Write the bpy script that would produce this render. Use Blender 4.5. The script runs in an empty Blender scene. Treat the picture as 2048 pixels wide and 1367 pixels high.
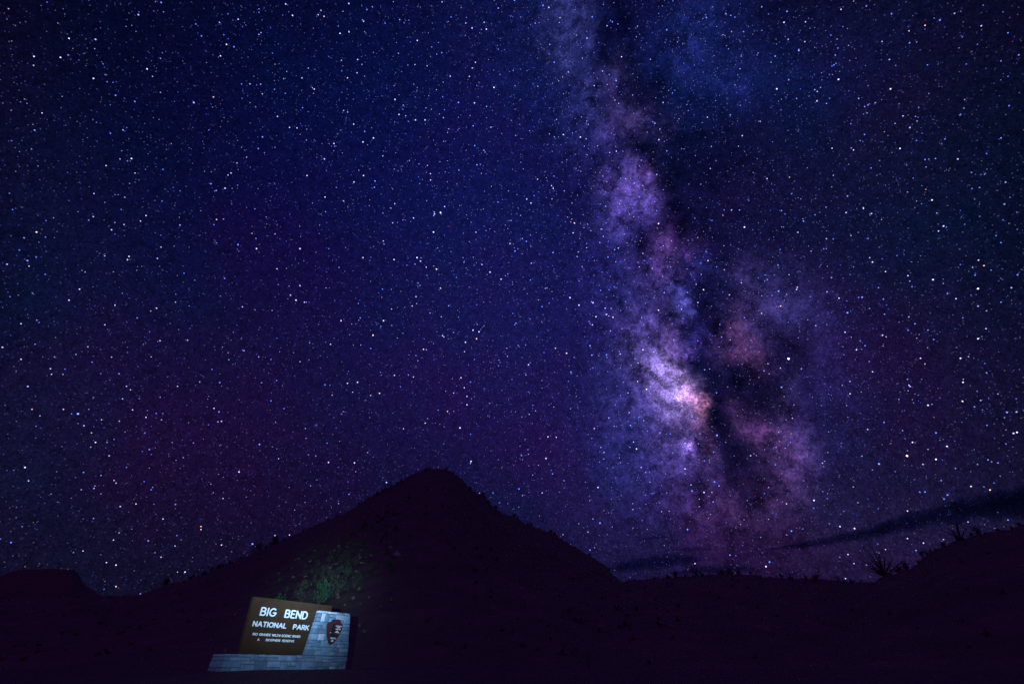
import bpy, bmesh, math, random
import numpy as np
from mathutils import Vector, Matrix, noise as mnoise

R = math.radians
scene = bpy.context.scene
col = scene.collection

# ------------------------------------------------------------------ camera
EYE = Vector((0.0, 0.0, 1.45))
FOCAL = 16.0
FPX = FOCAL / 36.0 * 2048.0                    # focal length in photograph pixels
PITCH = math.atan((1335.0 - 683.5) / FPX)      # camera tilted up at the sky
cam_d = bpy.data.cameras.new('camera')
cam_d.lens = FOCAL
cam_d.sensor_width = 36.0
cam_d.clip_start = 0.05
cam_d.clip_end = 60000.0
cam = bpy.data.objects.new('camera', cam_d)
cam.location = EYE
cam.rotation_euler = (math.pi / 2 + PITCH, 0, 0)
col.objects.link(cam)
scene.camera = cam

CP, SP = math.cos(PITCH), math.sin(PITCH)


def look(x, y):
    """unit direction towards a bearing measured on the photograph"""
    u, v = x - 1024.0, y - 683.5
    d = np.array([u, FPX * CP + v * SP, FPX * SP - v * CP])
    return d / np.linalg.norm(d)


def azel(x, y):
    d = look(x, y)
    return math.atan2(d[0], d[1]), math.atan2(d[2], math.hypot(d[0], d[1]))


def lin(*c):
    out = []
    for v in c:
        v = v / 255.0
        out.append(v / 12.92 if v <= 0.04045 else ((v + 0.055) / 1.055) ** 2.4)
    return tuple(out)


# ------------------------------------------------------------------ exposure
scene.render.engine = 'CYCLES'
scene.view_settings.view_transform = 'Standard'
scene.view_settings.look = 'None'
scene.view_settings.exposure = 0.0
scene.view_settings.gamma = 1.0
scene.view_settings.use_curve_mapping = False
scene.cycles.use_denoising = False
scene.cycles.use_adaptive_sampling = False
scene.cycles.max_bounces = 3
scene.cycles.diffuse_bounces = 1
scene.cycles.volume_bounces = 0
scene.cycles.sample_clamp_indirect = 0.06

# ------------------------------------------------------------------ night sky
world = bpy.data.worlds.new('World')
scene.world = world
world.use_nodes = True
WT = world.node_tree
WN, WL = WT.nodes, WT.links
for n_ in list(WN):
    WN.remove(n_)


def wn(kind, **kw):
    n = WN.new(kind)
    for k, v in kw.items():
        setattr(n, k, v)
    return n


def plug(sock, val):
    if isinstance(val, bpy.types.NodeSocket):
        WL.new(val, sock)
    else:
        sock.default_value = val


def vmath(op, a, b=None, c=None, out=0):
    n = wn('ShaderNodeVectorMath', operation=op)
    plug(n.inputs[0], a)
    if b is not None:
        plug(n.inputs[1], b)
    if c is not None:
        plug(n.inputs[2], c)
    return n.outputs['Value' if op == 'DOT_PRODUCT' else 'Vector']


def fmath(op, a, b=None, c=None, clamp=False):
    n = wn('ShaderNodeMath', operation=op)
    n.use_clamp = clamp
    plug(n.inputs[0], a)
    if b is not None:
        plug(n.inputs[1], b)
    if c is not None:
        plug(n.inputs[2], c)
    return n.outputs[0]


def wnoise(vec, scale, detail, rough, lac=2.0, color=False, dist=0.0):
    n = wn('ShaderNodeTexNoise')
    plug(n.inputs['Vector'], vec)
    n.inputs['Scale'].default_value = scale
    n.inputs['Detail'].default_value = detail
    n.inputs['Roughness'].default_value = rough
    n.inputs['Lacunarity'].default_value = lac
    n.inputs['Distortion'].default_value = dist
    return n.outputs['Color' if color else 'Fac']


def remap(v, a, b, c, d):
    n = wn('ShaderNodeMapRange')
    plug(n.inputs[0], v)
    for i, x in enumerate((a, b, c, d)):
        n.inputs[i + 1].default_value = x
    return n.outputs[0]


# galactic frame: e1 towards the bright core, e2 along the band, e3 its pole
e1 = look(1400, 800)
up_pt = look(1200, 60)
e3 = np.cross(e1, up_pt)
e3 = e3 / np.linalg.norm(e3)
e2 = np.cross(e3, e1)


def galactic(x, y):
    d = look(x, y)
    return np.array([math.atan2(d @ e2, d @ e1), math.asin(d @ e3)])


tc = wn('ShaderNodeTexCoord')
DIR = tc.outputs['Generated']
g1 = vmath('DOT_PRODUCT', DIR, tuple(e1))
g2 = vmath('DOT_PRODUCT', DIR, tuple(e2))
g3 = vmath('DOT_PRODUCT', DIR, tuple(e3))
cmb = wn('ShaderNodeCombineXYZ')
plug(cmb.inputs[0], fmath('ARCTAN2', g2, g1))
plug(cmb.inputs[1], fmath('ARCSINE', g3))
LB = cmb.outputs[0]
w1 = vmath('SUBTRACT', wnoise(DIR, 9.0, 2, 0.6, color=True), (0.5, 0.5, 0.5))
w2 = vmath('SUBTRACT', wnoise(DIR, 42.0, 3, 0.7, color=True), (0.5, 0.5, 0.5))
LBW = vmath('MULTIPLY_ADD', w1, (0.065, 0.065, 0.0), LB)
LBW = vmath('MULTIPLY_ADD', w2, (0.05, 0.05, 0.0), LBW)


def gauss(coord, x, y, s_long, s_short, ang):
    """soft patch of sky: ang = tilt of its long axis, clockwise from straight up"""
    c = galactic(x, y)
    a = R(ang)
    dl = np.array([math.sin(a), -math.cos(a)])
    ds = np.array([math.cos(a), math.sin(a)])
    v1 = galactic(*(np.array([x, y]) + dl * s_long * .5)) - galactic(*(np.array([x, y]) - dl * s_long * .5))
    v2 = galactic(*(np.array([x, y]) + ds * s_short * .5)) - galactic(*(np.array([x, y]) - ds * s_short * .5))
    m = wn('ShaderNodeMapping', vector_type='TEXTURE')
    plug(m.inputs['Vector'], coord)
    m.inputs['Location'].default_value = (c[0], c[1], 0)
    m.inputs['Rotation'].default_value = (0, 0, math.atan2(v1[1], v1[0]))
    m.inputs['Scale'].default_value = (np.linalg.norm(v1), np.linalg.norm(v2), 1)
    q = vmath('DOT_PRODUCT', m.outputs[0], m.outputs[0])
    return fmath('POWER', 0.36788, q)


def patch(coord, x, y, s_long, s_short, ang):
    """the same with a finite edge, cheap enough for the many small clouds"""
    c = galactic(x, y)
    a = R(ang)
    p = np.array([x, y])
    dl = np.array([math.sin(a), -math.cos(a)])
    ds = np.array([math.cos(a), math.sin(a)])
    v1 = galactic(*(p + dl * s_long * .5)) - galactic(*(p - dl * s_long * .5))
    v2 = galactic(*(p + ds * s_short * .5)) - galactic(*(p - ds * s_short * .5))
    n = wn('ShaderNodeTexGradient', gradient_type='QUADRATIC_SPHERE')
    plug(n.inputs['Vector'], coord)
    tm = n.texture_mapping
    tm.vector_type = 'TEXTURE'
    tm.translation = (c[0], c[1], 0)
    tm.rotation = (0, 0, math.atan2(v1[1], v1[0]))
    tm.scale = (np.linalg.norm(v1) * 2.3, np.linalg.norm(v2) * 2.3, 1)
    return n.outputs['Fac']


def light_sum(patches, coord, start, shape=None):
    acc = start
    for (x, y, sl, ss, ang, rgb, k) in patches:
        here = coord if isinstance(acc, tuple) else vmath('MULTIPLY_ADD', acc, (1e-9, 1e-9, 0.0), coord)   # keeps the patches in sequence
        g = (shape or gauss)(here, x, y, sl, ss, ang)
        c = tuple(v * k for v in lin(*rgb))
        acc = vmath('MULTIPLY_ADD', g, c, acc)
    return acc


# broad glow of the night air and of the unresolved stars
BROAD = [
    (600, 360, 430, 400, 40, (3, 9, 66), 0.85),
    (1000, 430, 470, 330, 0, (2, 22, 82), 0.75),
    (900, 800, 320, 540, 0, (36, 16, 74), 0.75),
    (300, 780, 330, 300, 0, (20, 10, 40), 0.8),
    (1230, 650, 560, 260, -10, (22, 24, 88), 0.65),
    (1560, 760, 420, 280, -14, (34, 22, 72), 0.55),
    (1520, 1060, 160, 400, 0, (46, 27, 64), 0.7),
    (1560, 420, 420, 210, 0, (28, 6, 42), 0.6),
    (1400, 130, 130, 150, 20, (12, 28, 92), 0.6),
    (1640, 150, 120, 140, 0, (4, 14, 62), 0.7),
    (1100, 30, 260, 170, 0, (24, 28, 86), 0.7),
    (1850, 260, 420, 260, 0, (9, 15, 44), 0.9),
    (80, 560, 560, 190, 0, (12, 14, 40), 0.7),
    (1900, 800, 300, 240, 0, (18, 15, 46), 0.7),
]
# bright clouds of the band
BRIGHT = [
    # upper end
    (1140, 60, 110, 38, -14, (50, 54, 108), 1.3),
    (1228, 150, 40, 26, 20, (62, 52, 98), 1.1),
    (1250, 235, 42, 40, 50, (66, 50, 92), 1.2),
    (1190, 240, 70, 50, 0, (40, 40, 100), 1.0),
    (1330, 265, 30, 22, 0, (50, 34, 76), 0.6),
    (1385, 110, 60, 60, 0, (34, 46, 124), 0.42),
    (1450, 175, 50, 70, 0, (28, 36, 110), 0.45),
    (1400, 20, 60, 70, 0, (20, 36, 104), 0.4),
    # violet cloud
    (1270, 372, 44, 42, 30, (108, 86, 180), 1.25),
    (1297, 352, 30, 14, 10, (110, 72, 150), 0.7),
    (1240, 432, 52, 34, -10, (68, 60, 132), 0.9),
    (1265, 410, 90, 60, -10, (44, 38, 100), 0.8),
    # below it
    (1322, 500, 52, 26, 0, (104, 66, 136), 1.0),
    (1300, 555, 60, 50, 0, (56, 48, 108), 0.9),
    (1382, 482, 22, 18, 30, (84, 50, 104), 0.7),
    (1230, 570, 110, 60, 0, (36, 36, 108), 0.7),
    (1388, 535, 34, 24, 0, (54, 54, 144), 0.9),
    (1366, 600, 26, 15, -30, (96, 100, 214), 1.3),
    (1352, 575, 20, 16, -20, (70, 66, 168), 0.8),
    (1376, 511, 5, 5, 0, (150, 90, 190), 0.9),
    (1355, 549, 5, 5, 0, (150, 84, 190), 0.9),
    (1445, 621, 6, 6, 0, (80, 80, 190), 0.9),
    # towards the core
    (1300, 660, 56, 46, 10, (80, 70, 146), 1.0),
    (1346, 668, 36, 22, -10, (104, 66, 134), 0.9),
    (1318, 715, 60, 40, -10, (92, 78, 148), 1.0),
    (1386, 706, 9, 5, 70, (150, 104, 230), 1.0),
    (1400, 680, 36, 26, 0, (50, 44, 130), 0.8),
    (1345, 765, 54, 32, -30, (172, 152, 214), 1.35),
    (1330, 760, 62, 44, -20, (120, 100, 176), 0.9),
    (1383, 792, 36, 14, -30, (196, 136, 176), 1.1),
    (1404, 806, 16, 13, 0, (190, 118, 150), 1.0),
    (1300, 800, 110, 70, -10, (64, 58, 128), 0.9),
    (1386, 838, 34, 20, 10, (136, 82, 116), 0.95),
    (1345, 845, 48, 34, 0, (92, 72, 122), 0.9),
    (1372, 890, 14, 12, 0, (140, 112, 214), 1.1),
    (1362, 905, 60, 40, -10, (76, 62, 134), 0.9),
    (1408, 888, 34, 16, 10, (112, 66, 104), 0.8),
    (1400, 960, 70, 46, 0, (54, 40, 92), 0.7),
    (1270, 900, 120, 90, 0, (36, 34, 100), 0.7),
    # right hand branch
    (1500, 560, 36, 40, 60, (54, 42, 92), 0.8),
    (1560, 625, 70, 60, 0, (52, 48, 104), 0.8),
    (1468, 685, 46, 34, -10, (96, 56, 96), 0.8),
    (1506, 725, 34, 22, -10, (92, 52, 84), 0.65),
    (1500, 640, 44, 40, 0, (64, 44, 84), 0.8),
    (1565, 790, 40, 24, 0, (62, 56, 104), 0.8),
    (1480, 835, 50, 30, -30, (74, 44, 78), 0.7),
    (1545, 862, 52, 44, -30, (88, 54, 104), 0.9),
    (1600, 880, 60, 30, -10, (54, 48, 104), 0.7),
    (1570, 930, 70, 44, -10, (68, 44, 90), 0.85),
    (1450, 1020, 44, 70, 0, (62, 36, 68), 0.85),
    (1540, 1000, 50, 60, 0, (54, 32, 68), 0.7),
    (1640, 760, 140, 70, 0, (34, 32, 90), 0.6),
]
# lanes of dust in front of it
DUST = [
    (1245, 90, 110, 34, -10, 1.6), (1195, 60, 60, 16, -10, 0.9), (1280, 190, 60, 30, -10, 1.0),
    (1276, 285, 26, 28, 60, 1.9), (1312, 318, 22, 22, 0, 1.3), (1352, 400, 90, 34, -8, 1.7),
    (1420, 330, 130, 60, -10, 1.0), (1282, 476, 26, 34, 60, 1.6), (1345, 452, 26, 20, 0, 1.2),
    (1410, 470, 60, 30, -14, 0.7), (1340, 622, 24, 14, 20, 1.6), (1420, 605, 60, 16, -14, 1.7),
    (1350, 645, 14, 22, 0, 1.2), (1432, 660, 40, 18, 0, 1.3), (1412, 742, 44, 20, -14, 1.8),
    (1436, 800, 64, 26, -10, 2.2), (1424, 850, 40, 24, 0, 2.0), (1470, 930, 80, 40, -20, 1.8),
    (1510, 770, 34, 40, 30, 2.2), (1560, 815, 20, 56, 30, 1.6), (1592, 828, 12, 22, 30, 1.0),
    (1475, 780, 40, 20, 0, 1.2), (1580, 690, 26, 44, 60, 1.5), (1560, 730, 30, 40, 0, 1.0),
    (1250, 690, 24, 34, 60, 1.0), (1236, 610, 30, 30, 0, 0.6), (1340, 822, 10, 26, 70, 1.0),
    (1380, 816, 8, 18, 60, 1.0), (1400, 1000, 60, 20, -10, 1.0), (1500, 600, 24, 40, 60, 0.7),
    (1366, 560, 16, 16, 0, 0.8), (1390, 650, 20, 30, 0, 1.0), (1520, 960, 50, 30, 0, 1.0),
]

sep = wn('ShaderNodeSeparateXYZ')
plug(sep.inputs[0], DIR)
HZ = fmath('POWER', 0.36788, fmath('MULTIPLY', sep.outputs[2], fmath('MULTIPLY', sep.outputs[2], 14.0)))
base = vmath('MULTIPLY_ADD', HZ, tuple(v * 0.45 for v in lin(30, 26, 50)), tuple(v * 0.9 for v in lin(10, 10, 32)))
base = light_sum(BROAD, LB, base)
bright = light_sum(BRIGHT, LBW, vmath('MULTIPLY', base, (1e-9, 1e-9, 1e-9)), patch)
dust = fmath('MULTIPLY', vmath('DOT_PRODUCT', bright, (1e-9, 1e-9, 1e-9)), 1e-3)
for (x, y, sl, ss, ang, k) in DUST:
    here = vmath('MULTIPLY_ADD', dust, (1e-9, 1e-9, 0.0), LBW)
    dust = fmath('MULTIPLY_ADD', patch(here, x, y, sl, ss, ang), k, dust)
wisps = wnoise(vmath('MULTIPLY_ADD', w2, (0.05, 0.05, 0.05), DIR), 26.0, 7, 0.62)
clump = fmath('MULTIPLY', remap(wisps, 0.30, 0.68, 0.22, 1.75), remap(wnoise(DIR, 80.0, 4, 0.7), 0.3, 0.7, 0.5, 1.55))
lanes = remap(wnoise(DIR, 17.0, 6, 0.6), 0.35, 0.7, 0.35, 1.6)
dust = fmath('MULTIPLY', dust, lanes)
# branching filaments of dust all along the band
fil = wnoise(vmath('MULTIPLY_ADD', w2, (0.035, 0.035, 0.035), DIR), 15.0, 6, 0.62)
fil = fmath('SUBTRACT', 1.0, fmath('ABSOLUTE', fmath('MULTIPLY', fmath('SUBTRACT', fil, 0.5), 5.0)), clamp=True)
band = fmath('POWER', 0.36788, fmath('POWER', fmath('MULTIPLY', vmath('DOT_PRODUCT', LBW, (0, 1, 0)), 4.6), 2.0))
dust = fmath('MULTIPLY_ADD', fmath('MULTIPLY', fmath('POWER', fil, 1.8), band), 0.95, dust)
knots = remap(wnoise(vmath('MULTIPLY_ADD', w2, (0.03, 0.03, 0.03), DIR), 31.0, 5, 0.62), 0.50, 0.66, 0.0, 1.5)
dust = fmath('MULTIPLY_ADD', knots, band, dust)
veil = fmath('POWER', 0.36788, dust)
veil_soft = fmath('POWER', 0.36788, fmath('MULTIPLY', dust, 0.42))
# colour drift and the fine grain of stars too faint to part
tint = remap(wnoise(DIR, 3.2, 3, 0.5), 0.3, 0.7, 0.0, 1.0)
tmix = wn('ShaderNodeMix', data_type='RGBA')
plug(tmix.inputs[0], tint)
tmix.inputs[6].default_value = (0.50, 1.25, 1.02, 1)
tmix.inputs[7].default_value = (1.45, 0.74, 0.98, 1)
grain = remap(wnoise(DIR, 330.0, 1, 0.7), 0.25, 0.75, 0.50, 1.50)
mottle = remap(wnoise(DIR, 70.0, 3, 0.7), 0.3, 0.7, 0.72, 1.28)
grain = fmath('MULTIPLY', grain, mottle)
base = vmath('MULTIPLY', base, tmix.outputs[2])
base = vmath('MULTIPLY', base, veil_soft)
br = vmath('MULTIPLY', vmath('MULTIPLY', vmath('MULTIPLY', bright, (1.22, 1.12, 1.18)), clump), veil)
base = vmath('MULTIPLY', base, (0.54, 0.58, 0.59))
skyc = vmath('MULTIPLY', vmath('ADD', base, br), grain)
# last trace of daylight, the sun far below the horizon
dusk = wn('ShaderNodeTexSky', sky_type='NISHITA')
dusk.sun_disc = False
dusk.sun_elevation = R(-9.0)
dusk.sun_rotation = R(215.0)
skyc = vmath('MULTIPLY_ADD', dusk.outputs[0], (0.05, 0.05, 0.05), skyc)
bg = wn('ShaderNodeBackground')
plug(bg.inputs['Color'], skyc)
bg.inputs['Strength'].default_value = 1.0
wo = wn('ShaderNodeOutputWorld')
WL.new(bg.outputs[0], wo.inputs['Surface'])
world.cycles.sampling_method = 'NONE'

# added soft purple fill lamp, lifts the dark land beyond the sky's own light
sd = bpy.data.lights.new('night_fill', 'SUN')
sd.energy = 0.30
sd.angle = R(150.0)
sd.color = (0.50, 0.085, 1.0)
so = bpy.data.objects.new('night_fill', sd)
so.rotation_euler = (R(35.0), 0, R(-20.0))
col.objects.link(so)

# ------------------------------------------------------------------ torch that lights the sign
TORCH = Vector((-0.75, 0.2, 1.66))
AIM = EYE + Vector(look(618, 1156)) * 20.0
ld = bpy.data.lights.new('flashlight', 'SPOT')
ld.energy = 62000.0
ld.color = (0.44, 0.73, 1.0)
ld.spot_size = R(56.0)
ld.spot_blend = 0.6
ld.shadow_soft_size = 0.03
ld.use_nodes = True                              # hot centre and dim spill, as a torch reflector throws them
lt = ld.node_tree
axis = (AIM - TORCH).normalized()
lg = lt.nodes.new('ShaderNodeNewGeometry')
ldot = lt.nodes.new('ShaderNodeVectorMath')
ldot.operation = 'DOT_PRODUCT'
lt.links.new(lg.outputs['Incoming'], ldot.inputs[0])
ldot.inputs[1].default_value = axis


def lmath(op, a, b=None):
    n = lt.nodes.new('ShaderNodeMath')
    n.operation = op
    for i, v in enumerate((a, b)):
        if v is None:
            continue
        if isinstance(v, bpy.types.NodeSocket):
            lt.links.new(v, n.inputs[i])
        else:
            n.inputs[i].default_value = v
    return n.outputs[0]


ang2 = lmath('MULTIPLY', lmath('SUBTRACT', 1.0, lmath('ABSOLUTE', ldot.outputs['Value'])), 2.0 / R(4.6) ** 2)
beam = lmath('ADD', lmath('POWER', 0.36788, ang2), lmath('MULTIPLY', lmath('POWER', 0.36788, lmath('MULTIPLY', ang2, 0.17)), 0.06))
lem = [n for n in lt.nodes if n.type == 'EMISSION'][0]
lt.links.new(beam, lem.inputs['Strength'])
lo = bpy.data.objects.new('flashlight', ld)
lo.location = TORCH
lo.rotation_euler = (AIM - TORCH).to_track_quat('-Z', 'Y').to_euler()
col.objects.link(lo)


# ------------------------------------------------------------------ helpers
def tag(o, label=None, cat=None, group=None, kind=None):
    for k, v in (('label', label), ('category', cat), ('group', group), ('kind', kind)):
        if v:
            o[k] = v
    return o


def link(name, me, mat=None, parent=None):
    o = bpy.data.objects.new(name, me)
    if mat and me is not None and not me.materials:
        me.materials.append(mat)
    col.objects.link(o)
    if parent:
        o.parent = parent
    return o


def mesh_from(name, verts, faces, smooth=False):
    me = bpy.data.meshes.new(name)
    me.from_pydata([tuple(v) for v in verts], [], faces)
    me.validate()
    if smooth:
        me.polygons.foreach_set('use_smooth', [True] * len(me.polygons))
    me.update()
    return me


class MB:
    def __init__(self):
        self.v, self.f = [], []

    def add(self, verts, faces):
        b = len(self.v)
        self.v += [tuple(p) for p in verts]
        self.f += [tuple(i + b for i in f) for f in faces]

    def prism(self, poly, y0, y1):
        """poly in (x, z), extruded along y"""
        n = len(poly)
        vs = [(p[0], y0, p[1]) for p in poly] + [(p[0], y1, p[1]) for p in poly]
        fs = [tuple(range(n)), tuple(range(2 * n - 1, n - 1, -1))]
        fs += [((i + 1) % n, i, n + i, n + (i + 1) % n) for i in range(n)]
        self.add(vs, fs)

    def tube(self, pts, radii, k=5):
        rings, fs = [], []
        for i, p in enumerate(pts):
            p = Vector(p)
            a = Vector(pts[max(i - 1, 0)])
            b = Vector(pts[min(i + 1, len(pts) - 1)])
            t = (b - a).normalized()
            s = t.orthogonal().normalized()
            q = t.cross(s)
            for j in range(k):
                th = 2 * math.pi * j / k
                rings.append(p + (s * math.cos(th) + q * math.sin(th)) * radii[i])
        for i in range(len(pts) - 1):
            for j in range(k):
                fs.append((i * k + j, i * k + (j + 1) % k, (i + 1) * k + (j + 1) % k, (i + 1) * k + j))
        fs.append(tuple(range((len(pts) - 1) * k, len(pts) * k)))
        self.add(rings, fs)

    def mesh(self, name, smooth=False):
        return mesh_from(name, self.v, self.f, smooth)


def material(name, c1, c2, scale=4.0, rough=0.9, bump=0.0, bump_scale=40.0, detail=6, spec=0.2, coords='Object'):
    m = bpy.data.materials.new(name)
    m.use_nodes = True
    nt = m.node_tree
    bs = nt.nodes['Principled BSDF']
    bs.inputs['Roughness'].default_value = rough
    bs.inputs['Specular IOR Level'].default_value = spec
    t = nt.nodes.new('ShaderNodeTexCoord')
    nz = nt.nodes.new('ShaderNodeTexNoise')
    nz.inputs['Scale'].default_value = scale
    nz.inputs['Detail'].default_value = detail
    nz.inputs['Roughness'].default_value = 0.65
    nt.links.new(t.outputs[coords], nz.inputs['Vector'])
    mr = nt.nodes.new('ShaderNodeMapRange')
    mr.inputs[1].default_value = 0.3
    mr.inputs[2].default_value = 0.7
    nt.links.new(nz.outputs['Fac'], mr.inputs[0])
    mx = nt.nodes.new('ShaderNodeMix')
    mx.data_type = 'RGBA'
    mx.inputs[6].default_value = (*c1, 1)
    mx.inputs[7].default_value = (*c2, 1)
    nt.links.new(mr.outputs[0], mx.inputs[0])
    nt.links.new(mx.outputs[2], bs.inputs['Base Color'])
    if bump:
        n2 = nt.nodes.new('ShaderNodeTexNoise')
        n2.inputs['Scale'].default_value = bump_scale
        n2.inputs['Detail'].default_value = 6
        nt.links.new(t.outputs[coords], n2.inputs['Vector'])
        b = nt.nodes.new('ShaderNodeBump')
        b.inputs['Strength'].default_value = bump
        b.inputs['Distance'].default_value = 0.02
        nt.links.new(n2.outputs['Fac'], b.inputs['Height'])
        nt.links.new(b.outputs[0], bs.inputs['Normal'])
    return m


def stone_material(name, c1, c2):
    """masonry stone: tone differs from stone to stone, veined and pitted"""
    m = material(name, c1, c2, scale=3.5, rough=0.85, bump=0.8, bump_scale=22.0)
    nt = m.node_tree
    bs = nt.nodes['Principled BSDF']
    src = bs.inputs['Base Color'].links[0].from_socket
    oi = nt.nodes.new('ShaderNodeObjectInfo')
    mr = nt.nodes.new('ShaderNodeMapRange')
    mr.inputs[3].default_value = 0.68
    mr.inputs[4].default_value = 1.22
    nt.links.new(oi.outputs['Random'], mr.inputs[0])
    mul = nt.nodes.new('ShaderNodeMix')
    mul.data_type = 'RGBA'
    mul.blend_type = 'MULTIPLY'
    mul.inputs[0].default_value = 1.0
    nt.links.new(src, mul.inputs[6])
    nt.links.new(mr.outputs[0], mul.inputs[7])
    nt.links.new(mul.outputs[2], bs.inputs['Base Color'])
    return m


M_ROCKSOIL = material('desert_hillside', (0.100, 0.095, 0.080), (0.055, 0.062, 0.050), scale=0.35, bump=0.6, bump_scale=3.0)
M_GROUND = material('gravel_ground', (0.085, 0.082, 0.080), (0.050, 0.050, 0.050), scale=1.6, bump=1.0, bump_scale=26.0)
M_MESA = material('mesa_rock', (0.11, 0.085, 0.075), (0.08, 0.065, 0.06), scale=0.02)
M_STONE = stone_material('sandstone', (0.24, 0.35, 0.47), (0.12, 0.20, 0.31))
M_PALE = stone_material('pale_stone', (0.52, 0.56, 0.66), (0.40, 0.44, 0.54))
M_MORTAR = material('mortar', (0.15, 0.18, 0.22), (0.09, 0.11, 0.14), scale=9.0, bump=0.6)
M_BROWN = material('brown_board', (0.053, 0.027, 0.015), (0.036, 0.018, 0.010), scale=2.2, rough=0.6, bump=0.25, bump_scale=60.0)
M_WHITE = material('white_lettering', (0.82, 0.84, 0.86), (0.70, 0.73, 0.78), scale=6.0, rough=0.5)
M_EMBLEM = material('emblem_brown', (0.095, 0.024, 0.030), (0.070, 0.019, 0.026), scale=6.0, rough=0.55)
M_GREEN = material('emblem_green', (0.010, 0.016, 0.022), (0.014, 0.020, 0.028), scale=8.0, rough=0.6)
M_LEAF = material('creosote_leaf', (0.045, 0.058, 0.042), (0.072, 0.080, 0.058), scale=3.0, rough=0.7)
M_BRIGHTLEAF = material('green_leaf', (0.026, 0.082, 0.038), (0.038, 0.10, 0.046), scale=3.0, rough=0.6)
M_DRY = material('dry_scrub', (0.20, 0.17, 0.13), (0.14, 0.12, 0.09), scale=3.0, rough=0.8)
M_STEM = material('grey_stem', (0.10, 0.075, 0.065), (0.06, 0.045, 0.04), scale=8.0, rough=0.9)
M_ROCK = stone_material('hill_rock', (0.27, 0.25, 0.23), (0.15, 0.14, 0.13))

# ------------------------------------------------------------------ ground
rng = random.Random(7)
nrng = np.random.default_rng(11)


def ground_z(x, y):
    d = 16.2 - y
    s = 0.5 * (d + math.sqrt(d * d + 1.2))          # smooth ramp up to the level of the sign
    s = min(s, 14.0 + 0.35 * max(0.0, s - 14.0))
    z = 1.425 - 0.072 * s
    r = math.hypot(x, y)
    z += 0.035 * mnoise.noise((x * 0.35, y * 0.35, 1.0)) * min(1, r / 6)
    z += 0.012 * mnoise.noise((x * 1.7, y * 1.7, 4.0))
    # weathered kerb-high lip of gravel in front of the sign
    return z


def build_ground():
    rs = [0.0] + list(np.geomspace(1.0, 9000.0, 130))
    na = 200
    vs, fs = [], []
    vs.append((0, 0, ground_z(0, 0)))
    for r in rs[1:]:
        for j in range(na):
            a = 2 * math.pi * j / na
            x, y = r * math.sin(a), r * math.cos(a)
            z = ground_z(x, y) if r < 400 else ground_z(x / r * 400, y / r * 400)
            vs.append((x, y, z))
    for j in range(na):
        fs.append((0, 1 + (j + 1) % na, 1 + j))
    for i in range(len(rs) - 2):
        b0, b1 = 1 + i * na, 1 + (i + 1) * na
        for j in range(na):
            k = (j + 1) % na
            fs.append((b0 + j, b0 + k, b1 + k, b1 + j))
    me = mesh_from('ground', vs, fs, True)
    o = link('ground', me, M_GROUND)
    tag(o, kind='structure')


build_ground()


# ------------------------------------------------------------------ hills
class Hill:
    """a rise whose crest line is known by bearing; z(az, r) gives its surface"""

    def __init__(self, sky, crest, foot, power=1.25, rough=1.0, seed=0.0, zb=1.2, jag=0.004, polar=False):
        a = [azel(*p) for p in sky]
        self.az = np.array([p[0] for p in a])
        self.el = np.array([p[1] for p in a])
        self.crest, self.foot, self.power, self.rough, self.seed, self.zb, self.jag = crest, foot, power, rough, seed, zb, jag
        self.polar = polar

    def rc(self, az):
        if self.polar:
            return self.crest
        return self.crest / max(math.cos(az), 0.45)

    def rf(self, az):
        if self.polar:
            return self.foot
        return self.foot / max(math.cos(az), 0.45)

    def elev(self, az):
        return float(np.interp(az, self.az, self.el))

    def z(self, az, r):
        rc, rf = self.rc(az), self.rf(az)
        t = (r - rf) / (rc - rf)
        e = self.elev(az) + self.jag * mnoise.fractal((az * 90 + self.seed, 3.1, self.seed), 0.8, 2.1, 4) * 0.5
        zc = EYE.z + rc * math.tan(e)
        if t <= 0:
            return self.zb - 0.6 + 0.6 * max(0, 1 + t * 4)
        if t <= 1:
            f = t ** self.power
        else:
            f = max(0.0, 1 - 0.9 * (t - 1) - 2.0 * (t - 1) ** 2)
        z = self.zb + (zc - self.zb) * f
        x, y = r * math.sin(az), r * math.cos(az)
        k = min(1.0, max(0.0, t) * 4) * min(1.0, abs(1 - t) * 3 + 0.03)
        s = self.rough
        z += k * s * 1.6 * mnoise.fractal((x * 0.035 + self.seed, y * 0.014, self.seed), 0.9, 2.0, 5)
        z += k * s * 0.5 * mnoise.fractal((x * 0.25, y * 0.25, self.seed + 5), 0.8, 2.0, 4)
        return z

    def build(self, name, mat, az0, az1, na, ts):
        vs, fs = [], []
        azs = np.linspace(az0, az1, na)
        for a in azs:
            rc, rf = self.rc(a), self.rf(a)
            for t in ts:
                r = rf + t * (rc - rf)
                vs.append((r * math.sin(a), r * math.cos(a), self.z(a, r)))
        m = len(ts)
        for i in range(na - 1):
            for j in range(m - 1):
                fs.append((i * m + j, (i + 1) * m + j, (i + 1) * m + j + 1, i * m + j + 1))
        me = mesh_from(name, vs, fs, True)
        o = link(name, me, mat)
        return tag(o, kind='structure')


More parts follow.
